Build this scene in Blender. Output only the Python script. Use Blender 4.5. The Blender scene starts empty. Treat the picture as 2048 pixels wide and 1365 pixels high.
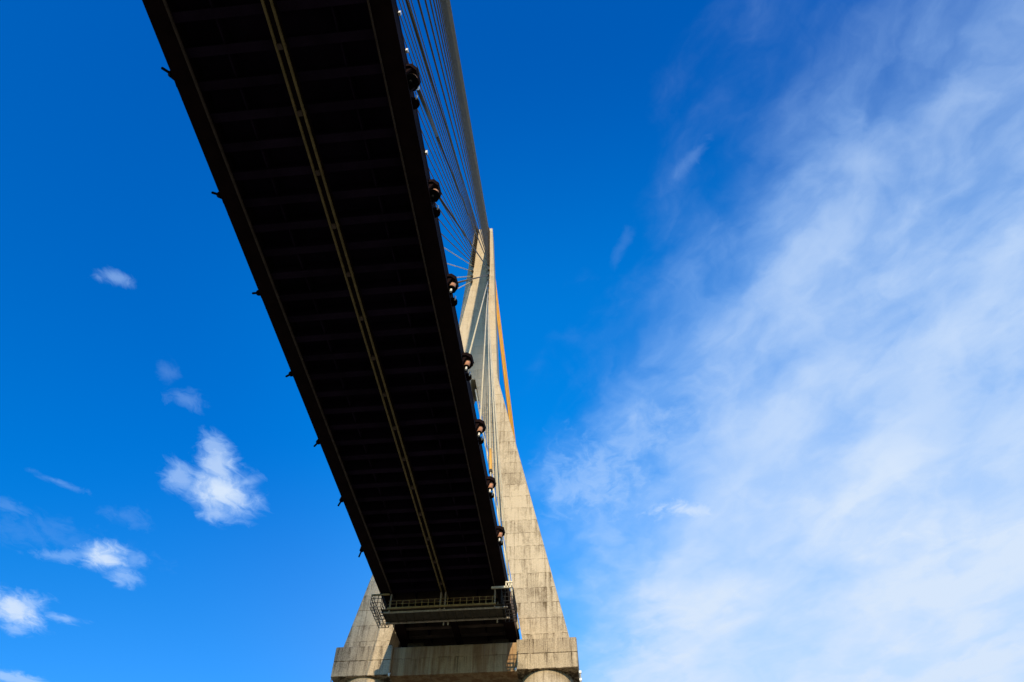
import bpy, bmesh, math, random
from mathutils import Vector, Matrix
random.seed(7)
S = 8.0                                   # metres per layout unit (one stay spacing along the deck)
C = bpy.context.scene.collection
GROUND_Z = -1.7

# ------------------------------------------------------------------ camera
cam_d = bpy.data.cameras.new('camera'); cam = bpy.data.objects.new('camera', cam_d); C.objects.link(cam)
cam_d.sensor_width = 36.0; cam_d.lens = 1500.0 / 2048.0 * 36.0
cam_d.clip_start = 0.1; cam_d.clip_end = 20000.0
R_ = Vector((0.99465158, 0.10293844, 0.00848045)); D_ = Vector((-0.07275027, 0.75649983, -0.64993492)); F_ = Vector((-0.07331874, 0.64584184, 0.75994255))
cam.matrix_world = Matrix(((R_.x, -D_.x, -F_.x, 0), (R_.y, -D_.y, -F_.y, 0), (R_.z, -D_.z, -F_.z, 0), (0, 0, 0, 1)))
bpy.context.scene.camera = cam

# ------------------------------------------------------------------ light and exposure
vs = bpy.context.scene.view_settings
vs.view_transform = 'Standard'; vs.look = 'None'; vs.gamma = 1.0; vs.use_curve_mapping = False
vs.exposure = 0.55
SUN = Vector((0.088, -1.0, 0.345)).normalized()          # towards the sun: low, behind the camera, a little to the right
sl = bpy.data.lights.new('sun', 'SUN'); so = bpy.data.objects.new('sun', sl); C.objects.link(so)
sl.energy = 2.9; sl.angle = math.radians(0.5); sl.color = (1.0, 0.84, 0.58)
so.rotation_euler = SUN.to_track_quat('Z', 'Y').to_euler()

class NT:
    """small helper to write node trees as expressions"""
    def __init__(s, tree): s.t = tree; s.n = tree.nodes; s.l = tree.links
    def put(s, sock, v):
        if isinstance(v, bpy.types.NodeSocket): s.l.new(v, sock)
        elif isinstance(v, (int, float)) and sock.type in ('RGBA',): sock.default_value = (v, v, v, 1)
        elif isinstance(v, (int, float)) and sock.type == 'VECTOR': sock.default_value = (v, v, v)
        elif sock.type == 'RGBA' and len(v) == 3: sock.default_value = (*v, 1)
        else: sock.default_value = v
    def m(s, op, a, b=0.0, c=None, clamp=False):
        n = s.n.new('ShaderNodeMath'); n.operation = op; n.use_clamp = clamp
        s.put(n.inputs[0], a); s.put(n.inputs[1], b)
        if c is not None: s.put(n.inputs[2], c)
        return n.outputs[0]
    def v(s, op, a, b=(0, 0, 0)):
        n = s.n.new('ShaderNodeVectorMath'); n.operation = op
        s.put(n.inputs[0], a); s.put(n.inputs[1], b)
        return n.outputs[0] if op not in ('LENGTH', 'DOT_PRODUCT', 'DISTANCE') else n.outputs['Value']
    def mapr(s, x, a, b, c=0.0, d=1.0, kind='SMOOTHSTEP'):
        n = s.n.new('ShaderNodeMapRange'); n.interpolation_type = kind; n.clamp = True
        for i, q in enumerate((x, a, b, c, d)): s.put(n.inputs[i], q)
        return n.outputs[0]
    def noise(s, vec, scale, detail=5.0, rough=0.55, dist=0.0, dim='3D'):
        n = s.n.new('ShaderNodeTexNoise'); n.noise_dimensions = dim
        s.put(n.inputs['Vector'], vec); s.put(n.inputs['Scale'], scale); s.put(n.inputs['Detail'], detail)
        s.put(n.inputs['Roughness'], rough); s.put(n.inputs['Distortion'], dist)
        return n.outputs['Fac']
    def noise_col(s, vec, scale, detail=3.0):
        n = s.n.new('ShaderNodeTexNoise'); s.put(n.inputs['Vector'], vec); s.put(n.inputs['Scale'], scale); s.put(n.inputs['Detail'], detail)
        return n.outputs['Color']
    def white(s, vec):
        n = s.n.new('ShaderNodeTexWhiteNoise'); n.noise_dimensions = '3D'; s.put(n.inputs['Vector'], vec); return n.outputs['Value']
    def mix(s, f, a, b, mode='MIX'):
        n = s.n.new('ShaderNodeMix'); n.data_type = 'RGBA'; n.blend_type = mode
        s.put(n.inputs[0], f); s.put(n.inputs[6], a); s.put(n.inputs[7], b); return n.outputs[2]
    def xyz(s, v):
        n = s.n.new('ShaderNodeSeparateXYZ'); s.put(n.inputs[0], v); return n.outputs
    def comb(s, x, y, z=0.0):
        n = s.n.new('ShaderNodeCombineXYZ'); s.put(n.inputs[0], x); s.put(n.inputs[1], y); s.put(n.inputs[2], z); return n.outputs[0]
    def ramp(s, x, pts, kind='EASE'):
        n = s.n.new('ShaderNodeValToRGB'); n.color_ramp.interpolation = kind
        e = n.color_ramp.elements
        while len(e) < len(pts): e.new(0.5)
        for el, (p, val) in zip(e, pts): el.position = p; el.color = (val, val, val, 1) if not isinstance(val, tuple) else (*val, 1)
        s.put(n.inputs[0], x); return n.outputs[0]

# ------------------------------------------------------------------ sky
world = bpy.data.worlds.new('World'); bpy.context.scene.world = world; world.use_nodes = True
T = NT(world.node_tree); T.n.clear()
wout = T.n.new('ShaderNodeOutputWorld'); bg = T.n.new('ShaderNodeBackground'); T.l.new(bg.outputs[0], wout.inputs[0])
bg.inputs[1].default_value = 0.145
sky = T.n.new('ShaderNodeTexSky'); sky.sky_type = 'NISHITA'; sky.sun_disc = False
sky.sun_elevation = math.asin(SUN.z); sky.sun_rotation = math.atan2(SUN.x, SUN.y)
sky.altitude = 200.0; sky.air_density = 1.0; sky.dust_density = 0.2; sky.ozone_density = 3.0
hs = T.n.new('ShaderNodeHueSaturation'); hs.inputs['Saturation'].default_value = 1.45; hs.inputs['Value'].default_value = 1.0
T.l.new(sky.outputs[0], hs.inputs['Color'])
gen = T.n.new('ShaderNodeTexCoord').outputs['Generated']
dx, dy, dz = T.xyz(gen)[0:3]
iz = T.m('DIVIDE', 1.0, T.m('MAXIMUM', dz, 0.06))
px, py = T.m('MULTIPLY', dx, iz), T.m('MULTIPLY', dy, iz)      # where the view ray meets a flat cloud layer
skyc = T.mix(1.0, hs.outputs[0], T.mix(T.mapr(dz, 0.45, 0.9, 0, 1, 'LINEAR'), (0.60, 0.93, 1.13), (0.45, 0.99, 1.46)), 'MULTIPLY')
skyc = T.mix(T.m('MULTIPLY', T.mapr(py, 0.30, 0.80), T.mapr(px, -0.75, -0.02)), skyc, T.mix(1.0, skyc, (1.0, 1.46, 1.22), 'MULTIPLY'))
pl = T.comb(px, py, 0.0)
warp = T.v('SCALE', T.v('SUBTRACT', T.noise_col(pl, 2.2, 4.0), (0.5, 0.5, 0.5)), (0, 0, 0))
warp.node.inputs['Scale'].default_value = 0.30
plw = T.v('ADD', pl, warp)
# streak coordinates: stretched along the wind
a_ = T.v('DOT_PRODUCT', plw, (0.65, -0.76, 0.0)); b_ = T.v('DOT_PRODUCT', plw, (0.76, 0.65, 0.0))
streak = T.noise(T.comb(T.m('MULTIPLY', a_, 1.6), T.m('MULTIPLY', b_, 4.2), 3.1), 1.0, 9.0, 0.56)
fine = T.noise(T.comb(T.m('MULTIPLY', a_, 4.0), T.m('MULTIPLY', b_, 5.5), 7.7), 1.0, 8.0, 0.52)
broad = T.noise(plw, 1.5, 3.0, 0.5)
mott = T.noise(T.v('ADD', T.v('MULTIPLY', pl, (1, 0.65, 1)), T.v('MULTIPLY', T.v('SUBTRACT', T.noise_col(pl, 6.0, 5.0), (0.5, 0.5, 0.5)), (0.22, 0.22, 0))), 8.5, 9.0, 0.52)
# the veil of cirrus on the right: everything beyond a curved edge in the layer
edge = T.ramp(T.mapr(py, 0.2, 2.4, 0, 1, 'LINEAR'), [(0.0, 0.805), (0.06, 0.725), (0.11, 0.66), (0.18, 0.59), (0.25, 0.52), (0.31, 0.43), (0.43, 0.35), (0.5, 0.3), (0.63, 0.25), (0.89, 0.24), (1.0, 0.28)], 'LINEAR')   # stored +0.4
sd = T.m('SUBTRACT', px, T.m('SUBTRACT', edge, 0.4))
sdn = T.m('ADD', sd, T.m('ADD', T.m('MULTIPLY', T.m('SUBTRACT', streak, 0.5), 0.42), T.m('MULTIPLY', T.m('SUBTRACT', mott, 0.5), 0.30)))
wid = T.mapr(py, 0.3, 2.0, 0.28, 0.46, 'LINEAR')
cov = T.mapr(sdn, -0.10, wid)
thick = T.mapr(T.m('ADD', T.m('MULTIPLY', sd, 1.0), T.m('MULTIPLY', py, 0.33)), 0.15, 1.05, 0.52, 0.95)
tex = T.mapr(T.m('ADD', T.m('MULTIPLY', streak, 0.36), T.m('ADD', T.m('MULTIPLY', fine, 0.30), T.m('MULTIPLY', mott, 0.34))), 0.36, 0.64, T.mapr(py, 0.5, 1.4, 0.42, 0.76), 1.07)
tex2 = T.mapr(broad, 0.32, 0.62, 0.80, 1.08)
veil = T.m('MULTIPLY', T.m('MULTIPLY', cov, thick), T.m('MULTIPLY', tex, tex2))
# gap low on the right where the blue shows
def blob(u, v, ru, rv, ang, amp=1.0, soft=0.0, nz=0.9):
    c, s = math.cos(ang), math.sin(ang)
    d = T.v('SUBTRACT', pl, (u, v, 0))
    q = T.comb(T.m('DIVIDE', T.v('DOT_PRODUCT', d, (c, s, 0)), ru), T.m('DIVIDE', T.v('DOT_PRODUCT', d, (-s, c, 0)), rv), 0)
    r = T.v('LENGTH', q)
    return T.m('MULTIPLY', T.mapr(T.m('ADD', r, T.m('MULTIPLY', T.m('SUBTRACT', puffn, 0.5), nz * 3.4)), 1.25, 0.15 - soft), amp)
pw = T.v('ADD', T.v('MULTIPLY', pl, (1, 0.62, 1)), T.v('MULTIPLY', T.v('SUBTRACT', T.noise_col(pl, 14.0, 4.0), (0.5, 0.5, 0.5)), (0.10, 0.06, 0)))
puffn = T.m('ADD', T.m('MULTIPLY', T.noise(pw, 15.0, 9.0, 0.62), 0.62), T.m('MULTIPLY', T.noise(T.v('ADD', pw, (5, 3, 0)), 44.0, 7.0, 0.6), 0.38))
puffs = None
for b in [(-.757, 1.215, .082, .100, .1, 1.0, .1, .62), (-.735, 1.24, .05, .06, .2, .8, .1, .8), (-.735, 1.13, .045, .085, .2, .75, .05, .85), (-.722, 1.075, .034, .05, .2, .55, 0, .9), (-.695, 1.185, .042, .020, -.3, .45, .1, .9), (-.82, 1.16, .045, .06, .6, .5, .1, 1.0), (-.79, 1.28, .05, .05, .3, .6, .1, .9),
          (-1.115, 1.420, .062, .072, .6, .95, .1, .75), (-1.09, 1.41, .045, .05, .2, .55, .1, .9), (-1.20, 1.405, .09, .03, .1, .30, .1, 1.2), (-1.11, 1.50, .045, .06, .3, .45, .1, 1.0), (-1.055, 1.44, .04, .05, .3, .30, .2, 1.1),
          (-1.465, 1.63, .080, .11, .3, .95, .1, .75), (-1.40, 1.60, .05, .07, .4, .6, .1, .95), (-1.355, 1.675, .06, .03, .5, .5, .1, 1.0), (-1.50, 1.71, .05, .05, .3, .5, .1, 1.0),
          (-.728, .935, .038, .03, .3, .19, .2, 1.3), (-.735, .865, .02, .03, .3, .12, .2, 1.2), (-.733, .650, .030, .018, .35, .36, .1, 1.1),
          (-1.65, 1.99, .12, .05, .7, .55, .1, 1.0), (-1.085, 1.150, .055, .014, .75, .20, .2, 1.2), (-1.24, 1.22, .05, .03, .7, .13, .2, 1.4), (-1.0, 1.27, .05, .04, .6, .10, .3, 1.5), (-1.2,1.33,.2,.08,.6,.07,.3,1.5),
          (.20, .525, .06, .013, -.95, .13, .3, 1.4), (.10, .665, .035, .010, -1.2, .06, .3, 1.3), (.22, 1.36, .07, .035, .2, .78, .2, 1.3), (.04, 1.24, .12, .14, .5, .36, .3, 1.4), (-.02, 1.27, .05, .08, .5, .38, .2, 1.3), (.12, 1.12, .12, .07, -.8, .30, .3, 1.3)]:
    o = blob(*b); puffs = o if puffs is None else T.m('MAXIMUM', puffs, o)
# thin general brightening of the air towards the horizon on the right
air = T.m('MULTIPLY', T.mapr(py, 1.0, 2.6, 0, 0.46), T.mapr(px, -1.1, 0.2, 0.26, 1.0))
dens = T.m('SUBTRACT', 1.0, T.m('MULTIPLY', T.m('SUBTRACT', 1.0, T.m('MULTIPLY', veil, 1.0, clamp=True)), T.m('MULTIPLY', T.m('SUBTRACT', 1.0, puffs), T.m('SUBTRACT', 1.0, air))), clamp=True)
cloudc = T.mix(T.mapr(dens, 0.3, 1.0, 0, 1, 'LINEAR'), (2.15, 3.35, 5.15), (3.15, 3.75, 4.62))
T.l.new(T.mix(dens, skyc, cloudc), bg.inputs[0])

# ------------------------------------------------------------------ materials
def new_mat(name):
    m = bpy.data.materials.new(name); m.use_nodes = True
    t = NT(m.node_tree); return m, t, m.node_tree.nodes['Principled BSDF']
def simple(name, col, rough=0.5, metal=0.0, var=0.25, scale=2.0, spec=0.5, dirt=None, bump=0.0):
    m, t, b = new_mat(name)
    pos = t.n.new('ShaderNodeNewGeometry').outputs['Position']
    n = t.noise(pos, scale, 6.0, 0.6); f = t.mapr(n, 0.3, 0.7)
    d = dirt or tuple(c * (1 - var) for c in col)
    t.put(b.inputs['Base Color'], t.mix(f, d, col)); b.inputs['Roughness'].default_value = rough; b.inputs['Metallic'].default_value = metal
    b.inputs['Specular IOR Level'].default_value = spec
    if bump:
        bp = t.n.new('ShaderNodeBump'); bp.inputs['Strength'].default_value = bump; bp.inputs['Distance'].default_value = 0.02
        t.l.new(n, bp.inputs['Height']); t.l.new(bp.outputs[0], b.inputs['Normal'])
    return m
def concrete(name, light, dark, lift=1.95, stain=1.0, rust=0.0, panel=2.3, phase=0.0, bias=0.04):
    m, t, b = new_mat(name)
    pos = t.n.new('ShaderNodeNewGeometry').outputs['Position']
    x, y, z = t.xyz(pos)[0:3]
    wob = t.m('MULTIPLY', t.m('SUBTRACT', t.noise(t.comb(x, y, z), 0.5, 3.0), 0.5), 0.12)
    zl = t.m('DIVIDE', t.m('ADD', t.m('ADD', z, phase), wob), lift)
    row = t.m('FLOOR', zl); fz = t.m('FRACT', zl)
    xs = t.m('DIVIDE', t.m('ADD', t.m('ADD', x, y), t.m('MULTIPLY', row, 0.37)), panel)
    col_, fx = t.m('FLOOR', xs), t.m('FRACT', xs)
    rtone = t.white(t.comb(row, 1.5, 0.5)); ptone = t.white(t.comb(row, col_, 2.5))
    # lift joints: a thin dark line, broken up, and a drip band under it
    brk = t.mapr(t.noise(t.comb(t.m('MULTIPLY', x, 1.3), y, row), 1.0, 4.0), 0.38, 0.56)
    jl = t.m('MULTIPLY', t.mapr(fz, 0.045, 0.012), brk)
    jv = t.m('MULTIPLY', t.m('MULTIPLY', t.mapr(fx, 0.03, 0.006), t.mapr(t.noise(pos, 0.9, 3.0), 0.52, 0.64)), 0.35)
    sv = t.comb(t.m('MULTIPLY', x, 2.6), t.m('MULTIPLY', y, 2.6), t.m('MULTIPLY', z, 0.16))
    drip = t.m('ADD', t.m('MULTIPLY', t.noise(sv, 1.0, 6.0, 0.62), 0.6), t.m('MULTIPLY', t.noise(t.v('ADD', t.v('MULTIPLY', sv, (2.6, 2.6, 1.3)), t.comb(0, 0, t.m('MULTIPLY', row, 3.7))), 1.0, 5.0, 0.6), 0.4))
    dripm = t.m('MULTIPLY', t.mapr(drip, 0.47, 0.66), t.mapr(fz, 0.0, 1.0, 0.30, 1.0, 'LINEAR'))
    blot = t.mapr(t.noise(t.comb(x, y, t.m('MULTIPLY', z, 0.7)), 0.62, 8.0, 0.68), 0.47, 0.64)
    grit = t.noise(pos, 7.0, 6.0, 0.7)
    pale = t.m('MULTIPLY', t.mapr(t.noise(t.comb(t.m('MULTIPLY', x, 1.6), t.m('MULTIPLY', y, 1.6), t.m('MULTIPLY', z, 0.35)), 1.1, 5.0, 0.6), 0.56, 0.72), 0.5)
    runs = t.mapr(t.noise(t.comb(t.m('MULTIPLY', x, 3.1), t.m('MULTIPLY', y, 3.1), t.m('MULTIPLY', z, 0.035)), 1.0, 5.0, 0.6), 0.55, 0.72)
    hgt = t.mapr(z, 62.0, 96.0, 1.0, 0.42)
    def am(v, k): return t.m('MULTIPLY', v, k)
    tone = t.m('ADD', am(t.m('SUBTRACT', rtone, 0.42), 0.20), am(t.m('SUBTRACT', ptone, 0.45), 0.12))
    dk = t.m('ADD', t.m('ADD', am(dripm, 0.58), t.m('ADD', am(blot, 0.20), am(runs, 0.34))), t.m('ADD', t.m('ADD', am(jl, 0.62), am(jv, 0.5)), t.m('ADD', tone, am(t.m('SUBTRACT', grit, 0.5 - bias), 1.1))))
    dk = t.m('MULTIPLY', t.m('MULTIPLY', dk, stain), hgt, clamp=True)
    c = t.mix(dk, light, dark)
    c = t.mix(pale, c, tuple(min(1, q * 1.22) for q in light))
    if rust:
        rn = t.noise(t.comb(t.m('MULTIPLY', x, 1.1), t.m('MULTIPLY', y, 1.1), t.m('MULTIPLY', z, 0.07)), 1.0, 6.0, 0.65)
        c = t.mix(am(t.mapr(rn, 0.42, 0.60), rust), c, (0.20, 0.085, 0.03))
        rl = t.noise(t.comb(t.m('MULTIPLY', x, 2.1), 4.0, t.m('MULTIPLY', z, 0.05)), 1.0, 4.0, 0.6)
        c = t.mix(am(t.mapr(rl, 0.58, 0.72), 0.6), c, (0.42, 0.33, 0.23))
    t.put(b.inputs['Base Color'], c); b.inputs['Roughness'].default_value = 0.9; b.inputs['Specular IOR Level'].default_value = 0.2
    bp = t.n.new('ShaderNodeBump'); bp.inputs['Strength'].default_value = 0.5; bp.inputs['Distance'].default_value = 0.05
    t.put(bp.inputs['Height'], t.m('SUBTRACT', t.m('ADD', am(grit, 0.5), am(drip, 0.4)), am(jl, 0.9))); t.l.new(bp.outputs[0], b.inputs['Normal'])
    return m
M = {}
M['concrete'] = concrete('tower concrete', (0.585, 0.472, 0.315), (0.130, 0.090, 0.048), stain=1.3)
M['cap'] = concrete('cap concrete', (0.56, 0.45, 0.30), (0.095, 0.066, 0.037), lift=1.72, stain=1.5, panel=2.1, phase=-38.9 + 1.72 * 30, bias=0.20)
M['beam'] = concrete('crossbeam concrete', (0.46, 0.305, 0.155), (0.10, 0.062, 0.03), lift=3.4, stain=1.0, rust=0.65, panel=3.4)
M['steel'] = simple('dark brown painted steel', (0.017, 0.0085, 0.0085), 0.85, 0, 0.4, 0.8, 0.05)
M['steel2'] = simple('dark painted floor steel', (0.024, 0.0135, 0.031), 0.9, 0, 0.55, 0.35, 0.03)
M['steel_lit'] = simple('bounce-lit floor steel', (0.12, 0.085, 0.065), 0.8, 0, 0.4, 0.7, 0.1)  # floor steel lightened for light bounced off the concrete; rail clips reuse it
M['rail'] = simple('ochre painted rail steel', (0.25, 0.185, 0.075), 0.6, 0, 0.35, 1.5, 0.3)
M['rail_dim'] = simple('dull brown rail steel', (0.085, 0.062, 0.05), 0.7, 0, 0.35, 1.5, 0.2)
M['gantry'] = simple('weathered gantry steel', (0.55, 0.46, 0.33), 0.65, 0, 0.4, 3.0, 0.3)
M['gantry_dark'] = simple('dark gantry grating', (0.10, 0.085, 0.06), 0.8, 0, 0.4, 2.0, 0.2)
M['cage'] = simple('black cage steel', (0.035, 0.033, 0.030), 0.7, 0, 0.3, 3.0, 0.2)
M['yellow'] = simple('yellow guard steel', (0.42, 0.27, 0.09), 0.6, 0, 0.35, 3.0, 0.3)
M['cream'] = simple('cream painted steel', (0.82, 0.74, 0.55), 0.55, 0, 0.2, 3.0, 0.3)
M['sheath_pale'] = simple('pale stay sheath', (0.66, 0.56, 0.37), 0.5, 0, 0.2, 0.6, 0.3)
M['sheath_warm_shade'] = simple('warm-shaded stay sheath', (0.23, 0.155, 0.06), 0.55, 0, 0.3, 0.8, 0.3)  # shade and warm bounce on the bundled cream stays, put into the colour
M['sheath_shaded'] = simple('underside-shaded stay sheath', (0.15, 0.11, 0.06), 0.6, 0, 0.3, 0.8, 0.2)  # darker colour holds the shade on stays seen from beneath
M['sheath_orange'] = simple('orange stay sheath', (0.92, 0.42, 0.03), 0.5, 0, 0.25, 0.6, 0.3)
M['tube'] = simple('orange guide tube', (0.82, 0.42, 0.06), 0.5, 0, 0.2, 1.5, 0.4)
M['socket'] = simple('dark anchor tube steel', (0.075, 0.058, 0.040), 0.7, 0, 0.4, 3.0, 0.2)
M['pot'] = simple('salmon anchor pot', (0.62, 0.30, 0.18), 0.75, 0, 0.35, 3.0, 0.2)
M['white'] = simple('white fitting', (0.85, 0.82, 0.74), 0.5, 0, 0.1, 4.0, 0.4)
M['pipe'] = simple('grey drain pipe', (0.42, 0.45, 0.45), 0.5, 0, 0.2, 4.0, 0.4)
M['black'] = simple('black grease cap', (0.006, 0.006, 0.006), 0.9, 0, 0.2, 2.0, 0.05)
M['tan'] = simple('tan sunlit fascia colour', (0.26, 0.17, 0.12), 0.7, 0, 0.35, 2.0, 0.2)  # sun on the girder face, put into the colour of an added strip
M['asphalt'] = simple('asphalt', (0.05, 0.05, 0.05), 0.9, 0, 0.3, 3.0, 0.2)
mg, tg, bgd = new_mat('bank ground tinted for bounce')  # unseen ground, its warm colour picked to bounce light onto shaded faces
gp = tg.n.new('ShaderNodeNewGeometry').outputs['Position']
gc = tg.mix(tg.mapr(tg.noise(gp, 0.04, 5.0), 0.35, 0.65), (0.20, 0.15, 0.085), (0.12, 0.11, 0.05))
tg.put(bgd.inputs['Base Color'], tg.mix(tg.mapr(tg.noise(gp, 1.7, 6.0), 0.4, 0.7), gc, (0.22, 0.175, 0.11))); bgd.inputs['Roughness'].default_value = 0.95
bgd.inputs['Specular IOR Level'].default_value = 0.1
M['ground'] = mg

# ------------------------------------------------------------------ mesh helpers (layout units in, metres out)
class MB:
    def __init__(s): s.v = []; s.f = []; s.smooth = []
    def add(s, vs_, fs, smooth=False):
        o = len(s.v); s.v += [tuple(p) for p in vs_]; s.f += [[i + o for i in f] for f in fs]; s.smooth += [smooth] * len(fs); return s
    def box(s, x0, x1, y0, y1, z0, z1):
        p = [(x, y, z) for z in (z0, z1) for y in (y0, y1) for x in (x0, x1)]
        return s.add(p, [(0, 2, 3, 1), (4, 5, 7, 6), (0, 1, 5, 4), (2, 6, 7, 3), (0, 4, 6, 2), (1, 3, 7, 5)])
    def loft(s, rings, caps=True, smooth=False):
        n = len(rings[0]); vs_ = [p for r in rings for p in r]; fs = []
        for k in range(len(rings) - 1):
            for i in range(n):
                j = (i + 1) % n; fs.append((k * n + i, k * n + j, (k + 1) * n + j, (k + 1) * n + i))
        s.add(vs_, fs, smooth)
        if caps:
            o = len(s.v) - len(vs_); s.f += [[o + i for i in reversed(range(n))], [o + (len(rings) - 1) * n + i for i in range(n)]]; s.smooth += [False, False]
        return s
    def tube(s, pts, r, n=8, smooth=True, r2=None):
        pts = [Vector(p) for p in pts]; rings = []
        for i, p in enumerate(pts):
            d = (pts[min(i + 1, len(pts) - 1)] - pts[max(i - 1, 0)]).normalized()
            up = Vector((0, 0, 1)) if abs(d.z) < 0.95 else Vector((1, 0, 0))
            u = d.cross(up).normalized(); w = u.cross(d).normalized()
            rr = r if r2 is None else r + (r2 - r) * i / (len(pts) - 1)
            rings.append([p + (u * math.cos(2 * math.pi * k / n) + w * math.sin(2 * math.pi * k / n)) * rr for k in range(n)])
        return s.loft(rings, True, smooth)
    def bar(s, a, b, t): return s.tube([a, b], t * 0.7071, 4, False)
    def build(s, name, mat, parent=None, origin=None):
        o_ = Vector(origin) if origin is not None else (world_loc(parent) / S if parent else Vector((0, 0, 0)))
        me = bpy.data.meshes.new(name); me.from_pydata([tuple((Vector(p) - o_) * S) for p in s.v], [], s.f)
        me.polygons.foreach_set('use_smooth', s.smooth)
        bm = bmesh.new(); bm.from_mesh(me); bmesh.ops.recalc_face_normals(bm, faces=bm.faces); bm.to_mesh(me); bm.free()
        me.materials.append(M[mat]); o = bpy.data.objects.new(name, me); C.objects.link(o)
        if parent: o.parent = parent; o.location = o_ * S - world_loc(parent)
        else: o.location = o_ * S
        return o
def world_loc(o):
    p = Vector((0, 0, 0))
    while o: p += o.location; o = o.parent
    return p
def tag(o, label, cat, group=None):
    o['label'] = label; o['category'] = cat
    if group: o['group'] = group
    return o
def thing(name, loc, label, cat, group=None):
    o = bpy.data.objects.new(name, None); C.objects.link(o); o.location = Vector(loc) * S; o.empty_display_size = 2
    return tag(o, label, cat, group)

# ------------------------------------------------------------------ layout (units)
H, XL, XR, Y0, YP = 5.4458, -2.7517, -1.0365, 1.9294, 10.0008
XC = (XL + XR) / 2
ZCT, ZCB, WC = 5.2924, 4.8622, 1.7188
GZ = GROUND_Z / S

# ------------------------------------------------------------------ ground
g = MB().add([(-500, -500, GZ), (500, -500, GZ), (500, 500, GZ), (-500, 500, GZ)], [(0, 1, 2, 3)]).build('ground', 'ground'); g['kind'] = 'structure'

# ------------------------------------------------------------------ tower
tw_ = thing('bridge_tower', (XC, YP + 0.4, GZ), 'tall pale concrete bridge tower with splayed legs carrying the dark deck', 'tower')
outer = lambda z: 0.476 + (10.75 - z) * 0.2104 if z < 10.75 else (0.476 + (0.31 - 0.476) * (z - 10.75) / 3.7 if z < 14.45 else 0.31 + (0.226 - 0.31) * (z - 14.45) / 1.76)
inner = lambda z: 0.04 + (10.71 - z) * 0.1695
depth = lambda z: 0.42 + 0.40 * (16.21 - z) / 10.9
def leg_ring(sg, z):
    o, i, d = outer(z), inner(z), depth(z)
    y0, y1 = YP + 0.012, YP + d
    c = 0.018
    p = [(i, y0), (o - c, y0), (o, y0 + c), (o - 0.02, y1), (i, y1)]
    r = [(XC + sg * a, b, z) for a, b in p]
    return r if sg > 0 else r[::-1]
for sg in (-1, 1):
    mb = MB(); mb.loft([leg_ring(sg, z) for z in (5.20, 6.0, 7.0, 8.0, 9.0, 10.0, 10.705)])
    mb.build('leg', 'concrete', tw_)
def mast_ring(z):
    o, d = outer(z), depth(z); y0, y1, c = YP + 0.012, YP + d, 0.014
    return [(XC + a, b, z) for a, b in [(-o, y0 + c), (-o + c, y0), (o - c, y0), (o, y0 + c), (o - 0.015, y1), (-o + 0.015, y1)]]
MB().loft([mast_ring(z) for z in (10.705, 10.9, 12.3, 13.5, 14.45, 15.4, 16.2114)]).build('mast', 'concrete', tw_)
# rib running up the underside of the leg opening
for sg in (-1, 1):
    MB().tube([(XC + sg * (inner(z) - 0.028), YP + 0.10, z) for z in (5.5, 7.5, 9.0, 10.50)], 0.018, 8).build('drip_pipe', 'cream', tw_)
# pier cap blocks over the columns, crossbeam between them
for x0, x1, ch in ((XC - WC, XL - 0.035, 1), (XR + 0.02, XC + WC, -1)):
    mb = MB(); c = 0.012
    def capring(z, e=0.0): return [(x0 + c + e, YP + e, z), (x1 - c - e, YP + e, z), (x1 - e, YP + c + e, z), (x1 - e, YP + 0.86, z), (x0 + e, YP + 0.86, z), (x0 + e, YP + c + e, z)]
    mb.loft([capring(ZCB), capring(ZCB + 0.008), capring(5.07), capring(5.074, 0.006), capring(5.082, 0.006), capring(5.086), capring(ZCT - 0.006), capring(ZCT, 0.005)])
    mb.build('pier_cap', 'cap', tw_)
MB().loft([[(XL - 0.045, YP + 0.05 + e, z), (XR + 0.03, YP + 0.05 + e, z), (XR + 0.03, YP + 0.80, z), (XL - 0.045, YP + 0.80, z)] for z, e in ((ZCB + 0.004, 0), (ZCT - 0.03, 0), (ZCT - 0.012, 0.012))]).build('crossbeam', 'beam', tw_)
for sg in (-1, 1):
    cx, cy, r = XC + sg * 1.274, YP + 0.40, 0.362
    mb = MB(); n = 48
    mb.loft([[(cx + r * math.cos(2 * math.pi * k / n), cy + r * math.sin(2 * math.pi * k / n), z) for k in range(n)] for z in (GZ - 0.2, 2.0, 4.0, ZCB + 0.006)], True, True)
    mb.build('column', 'concrete', tw_)
for x in (XL - 0.03, XR + 0.01):
    mb = MB(); mb.tube([(x, YP + 0.03, ZCB + 0.03), (x, YP - 0.012, ZCB + 0.005), (x, YP - 0.018, ZCB - 0.03)], 0.014, 8); mb.build('drain_spout', 'white', tw_)
mb = MB(); x = XC + WC + 0.022
mb.tube([(x, YP + 0.12, ZCB - 0.02), (x, YP + 0.12, ZCB - 2.2)], 0.011, 8); dp = mb.build('drain_pipe', 'pipe', tw_)
for z in (ZCB - 0.015, ZCB - 0.12, ZCB - 0.23):
    MB().box(x - 0.016, x + 0.016, YP + 0.104, YP + 0.136, z - 0.016, z + 0.016).build('bracket', 'white', dp)
mb = MB(); x = XC - WC - 0.016
mb.tube([(x, YP + 0.10, ZCB + 0.02), (x, YP + 0.12, ZCB - 2.2)], 0.010, 8); mb.build('drain_pipe', 'pipe', tw_)
# bearings on the crossbeam
for x in (XC - 0.62, XC + 0.62):
    MB().box(x - 0.12, x + 0.12, YP + 0.25, YP + 0.55, ZCT - 0.012, H - 0.01).build('bearing', 'socket', tw_)

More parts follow.
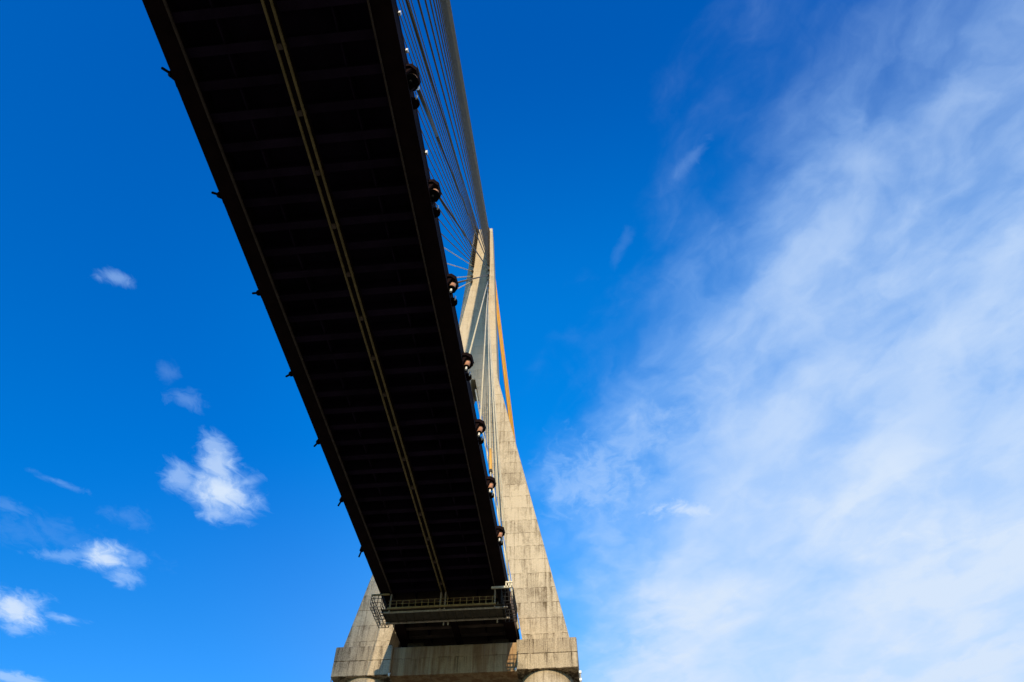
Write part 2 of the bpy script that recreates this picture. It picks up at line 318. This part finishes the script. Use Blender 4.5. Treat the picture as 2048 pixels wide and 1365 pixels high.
# ------------------------------------------------------------------ deck
YA, YB = -20.0, 34.0
dk = thing('bridge_deck', (XC, YP, H), 'long dark steel bridge deck seen from below, slanting to the tower', 'bridge deck')
MB().box(XR + 0.002, XR + 0.009, 9.32, 10.6, H + 0.01, H + 0.20).build('sunlit_fascia_strip', 'tan', dk)  # added strip standing for the sunlit girder face beyond the gantry
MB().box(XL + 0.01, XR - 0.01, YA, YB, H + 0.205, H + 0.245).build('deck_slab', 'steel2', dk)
MB().box(XL + 0.06, XR - 0.06, YA, YB, H + 0.2452, H + 0.26).build('roadway', 'asphalt', dk)
def girder_ring(sg, y):
    e = XR if sg > 0 else XL
    p = [(0, 0.0), (0, 0.026), (-0.012, 0.028), (-0.012, 0.205), (-0.135, 0.205), (-0.135, 0.026), (-0.15, 0.024), (-0.15, 0.0)]
    return [(e + sg * a, y, H + b) for a, b in p]
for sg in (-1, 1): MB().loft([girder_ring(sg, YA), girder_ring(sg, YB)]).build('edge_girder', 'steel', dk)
fb = None
yy = Y0 - 1.0 + 0.02
nb = 0
while yy < YP + 1.2:
    if fb is None or nb == 33:
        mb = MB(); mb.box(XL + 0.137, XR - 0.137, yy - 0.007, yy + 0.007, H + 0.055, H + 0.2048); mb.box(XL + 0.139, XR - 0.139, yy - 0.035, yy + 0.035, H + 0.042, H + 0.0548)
        fb = mb.build('floor_beam', 'steel2' if nb == 0 else 'steel_lit', dk); fy = yy  # beams beyond the gantry carry bounced light in their colour
    else:
        o = fb.copy(); C.objects.link(o); o.parent = dk; o.location = fb.location + Vector((0, (yy - fy) * S, 0))
    yy += 0.25; nb += 1
for x in (XC - 0.42, XC + 0.42):
    MB().box(x - 0.006, x + 0.006, YA, YB, H + 0.07, H + 0.2046).build('stringer', 'steel2', dk)
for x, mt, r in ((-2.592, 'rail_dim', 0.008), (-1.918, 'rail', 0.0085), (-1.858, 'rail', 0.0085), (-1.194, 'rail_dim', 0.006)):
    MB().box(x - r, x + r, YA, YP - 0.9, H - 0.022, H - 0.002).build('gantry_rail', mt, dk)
for x in (-1.888,):
    MB().box(x - 0.045, x + 0.045, YA, YB, H + 0.0, H + 0.0415).build('rail_hanger', 'steel', dk)
clip = None; yy = 0.2
while yy < YP - 1.1:
    if clip is None:
        mb = MB(); mb.loft([[(-1.932, yy - 0.012, z), (-1.844, yy - 0.012, z), (-1.844, yy + 0.012, z), (-1.932, yy + 0.012, z)] for z in (H - 0.0015, H + 0.0005)]); mb.box(-1.905, -1.871, yy - 0.02, yy + 0.02, H - 0.03, H - 0.0016)
        clip = mb.build('rail_clip', 'steel_lit', dk); cy0 = yy
    else:
        o = clip.copy(); C.objects.link(o); o.parent = dk; o.location = clip.location + Vector((0, (yy - cy0) * S, 0))
    yy += 0.5
# parapets
for sg, e in ((1, XR), (-1, XL)):
    mb = MB(); x = e - sg * 0.035
    for z in (0.29, 0.32, 0.35): mb.tube([(x, YA, H + z), (x, YB, H + z)], 0.004 if z < 0.34 else 0.0055, 6)
    y = -4.0
    while y < YP + 6: mb.box(x - 0.006, x + 0.006, y - 0.005, y + 0.005, H + 0.246, H + 0.35); y += 0.25
    mb.build('parapet_rail', 'pipe', dk)
# anchor outriggers
def half_disc(cx, cy, z0, z1, r, sg, n=18, back=0.03):
    pts = [(cx - sg * back, cy - r)] + [(cx + sg * r * 1.05 * math.cos(a), cy + r * math.sin(a)) for a in [(-math.pi / 2 + math.pi * k / n) for k in range(n + 1)]] + [(cx - sg * back, cy + r)]
    return [[(x, y, z) for x, y in pts] for z in (z0, z1)]
zk = lambda k: 14.6 - 0.2 * k if k >= 0 else 14.6 + 0.0865 * -k
attach_off = lambda z: 0.19 - (0.19 - 0.135) * max(0, z - 14.45) / 1.76
def anchor_y(sg, k): return Y0 + 0.145 + 0.965 * k if sg > 0 else Y0 - 0.02 + 1.012 * k
def anchor_pt(sg, k): return Vector(((XR if sg > 0 else XL) + sg * 0.026, anchor_y(sg, k), H + 0.14))
def tower_pt(sg, k): z = zk(k); return Vector((XC + sg * attach_off(z), YP + 0.012, z))
for sg in (1, -1):
    for k in range(0, 7):
        a = anchor_pt(sg, k); d = (tower_pt(sg, k) - a).normalized()
        e = XR if sg > 0 else XL; ay = a.y
        mb = MB(); q = [(-0.03, -0.115), (0.03, -0.115), (0.068, -0.07), (0.074, 0.06), (0.035, 0.115), (-0.03, 0.115)]
        q = [(x, y * 0.85) for x, y in q]
        if sg > 0 and k > 2: q = [(x * 1.15 if x > 0 else x, y) for x, y in q]
        mb.loft([[(e + sg * (x + (0.0 if z > H + 0.14 else -0.008)), ay + y, z) for x, y in q] for z in (H + 0.125, H + 0.138, H + 0.165)])
        for yo in (-0.07, 0.0, 0.07): mb.loft([[(e - sg * 0.008, ay + yo - 0.008, z), (e + sg * w, ay + yo - 0.008, z), (e + sg * w, ay + yo + 0.008, z), (e - sg * 0.008, ay + yo + 0.008, z)] for z, w in ((H + 0.05, -0.002), (H + 0.1245, 0.03))])
        br = mb.build('anchor_bracket', 'steel', dk)
        pd = d if sg < 0 else Vector((0.03, 0.16, 1.0)).normalized()
        p0 = a - pd * 0.10; p1 = a + pd * 0.01
        pt = MB().tube([p0, p1], 0.027, 14, True, 0.036).build('anchor_pot', 'pot' if sg > 0 else 'steel', br)
        MB().tube([p0 - pd * 0.008, p0 - pd * 0.0005], 0.052 if sg > 0 and k < 2 else 0.038 if sg > 0 and k == 2 else 0.028, 14).build('base_ring', 'black', br)
        L = 0.055 if sg > 0 else 0.12
        MB().tube([p0 - pd * L, p0 - pd * 0.0085], 0.0105, 10).build('end_cap', 'white' if sg > 0 and k > 1 else 'black', br)
        mb = MB(); mb.loft(half_disc(e, ay + 0.185, H + 0.09, H + 0.12, 0.042, sg, 10)); sb = mb.build('drain_bracket', 'steel', dk)
        MB().tube([(e + sg * 0.03, ay + 0.135, H + 0.07), (e + sg * 0.03, ay + 0.135, H + 0.125)], 0.008, 8).build('nozzle', 'white' if sg > 0 else 'steel', sb)
for yy in (Y0 - 0.30, Y0 - 0.03, Y0 + 0.80):
    MB().box(XR - 0.006, XR + 0.010, yy - 0.012, yy + 0.012, H + 0.20, H + 0.24).build('edge_lamp', 'white', dk)

# ------------------------------------------------------------------ stays
ORD = ['first', 'second', 'third', 'fourth', 'fifth', 'sixth', 'seventh', 'eighth', 'ninth', 'tenth']
RC = 0.0104
def stay(a, b, mat, label, group, tube=None, collar=False, socket=True, r=RC):
    d = (b - a).normalized(); L = (b - a).length
    root = MB().tube([a, a + d * (L * 0.5), b], r, 8).build('stay_cable', mat, None, origin=a)
    tag(root, label, 'stay cable', group)
    if tube:
        t0, t1, tr, tm = tube
        MB().tube([a + d * t0, a + d * t1], tr, 10).build('guide_tube', tm, root, origin=a)
        MB().tube([a + d * (t0 - 0.05), a + d * (t0 + 0.002)], tr * 1.15, 10).build('clamp', 'socket', root, origin=a)
    if collar: MB().tube([a + d * 0.15, a + d * 0.22], 0.019, 10).build('collar', 'white', root, origin=a)
    if socket:
        MB().tube([b - d * 0.16, b + d * 0.03], 0.026, 10).build('anchor_tube', 'socket', root, origin=b)
    return root
NLONG = 17
for sg in (1, -1):
    for k in range(-NLONG, 8):
        a, b = anchor_pt(sg, k), tower_pt(sg, k)
        if sg > 0:
            if k == 7:
                lab = 'pale stay cable nearest the tower, ending beside the gantry at the right deck edge'; grp = 'right front stays with an anchor in view'
            elif k >= 0:
                lab = f'stay cable rising from the {ORD[6 - k]} anchor pot above the gantry on the right deck edge'
                grp = 'right front stays with an anchor in view'
            elif k >= -5:
                lab = f'dark stay cable crossing the top edge, {ORD[-k - 1]} overhead cable to the right of the deck'
                grp = 'right front stays overhead'
            else:
                lab = 'ochre stay cable in the tight outermost bundle running overhead to the mast top'; grp = 'right front stays bundled overhead'
        else:
            if k >= 4: continue
            if k >= 0:
                lab = 'pale steep stay cable fanning behind the deck edge to the left side of mast'; grp = 'left front steep stays'
            else:
                lab = 'thin dark stay cable of the far left fan reaching the upper left mast edge'; grp = 'left front long stays'
        mat = ('sheath_warm_shade' if k < -12 else 'sheath_shaded' if k < 3 else 'sheath_pale') if sg > 0 else ('sheath_shaded' if k < 0 else 'sheath_pale')
        tb = {0: (0.22, 1.5, 0.0165, 'sheath_shaded'), 5: (0.30, 0.85, 0.021, 'tube')}.get(k) if sg > 0 else None
        stay(a, b, mat, lab, grp, tb, sg > 0 and k in (0, 1))
    for k in (range(-NLONG, -4) if sg > 0 else range(1, 7)):
        z = zk(k); a = anchor_pt(sg, k); a = Vector((a.x, YP + 0.4 + (YP - a.y) * 0.68, a.z))
        b = Vector((XC + sg * attach_off(z), YP + depth(z) - 0.002, z))
        lab = 'orange stay cable behind the tower, merging with others into one sloping band' if sg > 0 else 'thin rear stay cable seen through the opening between the tower legs'
        stay(a, b, 'sheath_orange' if sg < 0 or k % 5 else 'sheath_warm_shade', lab, 'rear stays right' if sg > 0 else 'rear stays left')

# ------------------------------------------------------------------ inspection gantry hanging under the deck
GYA, GYB, GF = 8.90, 9.24, 5.185
gt = thing('inspection_gantry', (XC, 9.07, GF), 'steel maintenance gantry with end cages hanging under the deck before the tower', 'gantry')
GX0, GX1 = -2.80, -0.975
for y in (8.93, 9.20):
    MB().tube([(GX0 + 0.1, y, GF - 0.01), (GX1 - 0.05, y, GF - 0.01)], 0.013, 10).build('main_beam', 'gantry', gt)
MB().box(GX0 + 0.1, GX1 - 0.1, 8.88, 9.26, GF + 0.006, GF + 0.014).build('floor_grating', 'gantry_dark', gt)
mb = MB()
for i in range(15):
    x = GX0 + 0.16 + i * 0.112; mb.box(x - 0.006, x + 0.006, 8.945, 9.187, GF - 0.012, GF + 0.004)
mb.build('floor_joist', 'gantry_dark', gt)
MB().box(GX0 + 0.19, GX1 - 0.2, 8.855, 8.867, GF - 0.002, GF + 0.02).build('toe_board', 'yellow', gt)
mb = MB(); x = GX0 + 0.22
while x < GX1 - 0.2: mb.box(x - 0.004, x + 0.004, 8.857, 8.865, GF + 0.02, GF + 0.115); x += 0.085
for z in (0.07, 0.115): mb.tube([(GX0 + 0.19, 8.861, GF + z), (GX1 - 0.2, 8.861, GF + z)], 0.003, 6)
mb.build('front_railing', 'yellow', gt)
for x in (-2.592, -1.918, -1.858, -1.194):
    MB().box(x - 0.009, x + 0.009, 8.90, 8.915, GF - 0.02, H - 0.024).build('hanger_post', 'gantry', gt)
    MB().tube([(x, 9.222, GF - 0.06), (x, 9.222, H - 0.024)], 0.009, 8).build('hanger_post', 'gantry', gt)
for x0, x1 in ((GX0 - 0.02, GX0 + 0.12), (GX1 - 0.12, GX1 + 0.035)):
    mb = MB(); y0, y1, z0, z1 = GYA - 0.13, GYB + 0.06, GF - 0.015, GF + 0.17
    for i in range(4):
        z = z0 + (z1 - z0) * i / 3
        for pa, pb in (((x0, y0, z), (x1, y0, z)), ((x0, y1, z), (x1, y1, z)), ((x0, y0, z), (x0, y1, z)), ((x1, y0, z), (x1, y1, z))): mb.bar(pa, pb, 0.0065)
    for i in range(4):
        x = x0 + (x1 - x0) * i / 3
        for y in (y0, y1): mb.bar((x, y, z0), (x, y, z1), 0.0055)
        mb.bar((x, y0, z0), (x, y1, z0), 0.0065)
    for i in range(1, 7):
        y = y0 + (y1 - y0) * i / 7
        for x in (x0, x1): mb.bar((x, y, z0), (x, y, z1), 0.0055)
        mb.bar((x0, y, z0), (x1, y, z0), 0.0065)
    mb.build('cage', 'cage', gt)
mb = MB()
mb.box(GX1 - 0.25, GX1 + 0.03, GYA - 0.15, GYA - 0.125, GF + 0.165, GF + 0.19)
mb.box(GX1 - 0.06, GX1 + 0.03, GYA - 0.16, GYA - 0.14, GF + 0.23, GF + 0.25)
for x in (GX1 - 0.055, GX1 - 0.02, GX1 + 0.02): mb.box(x - 0.008, x + 0.008, GYA - 0.15, GYA - 0.135, GF + 0.17, GF + 0.25)
mb.build('access_ladder', 'cream', gt)
MB().box(GX0 - 0.02, GX0 + 0.22, GYA - 0.14, GYA - 0.12, GF + 0.15, GF + 0.165).build('side_rail', 'yellow', gt)
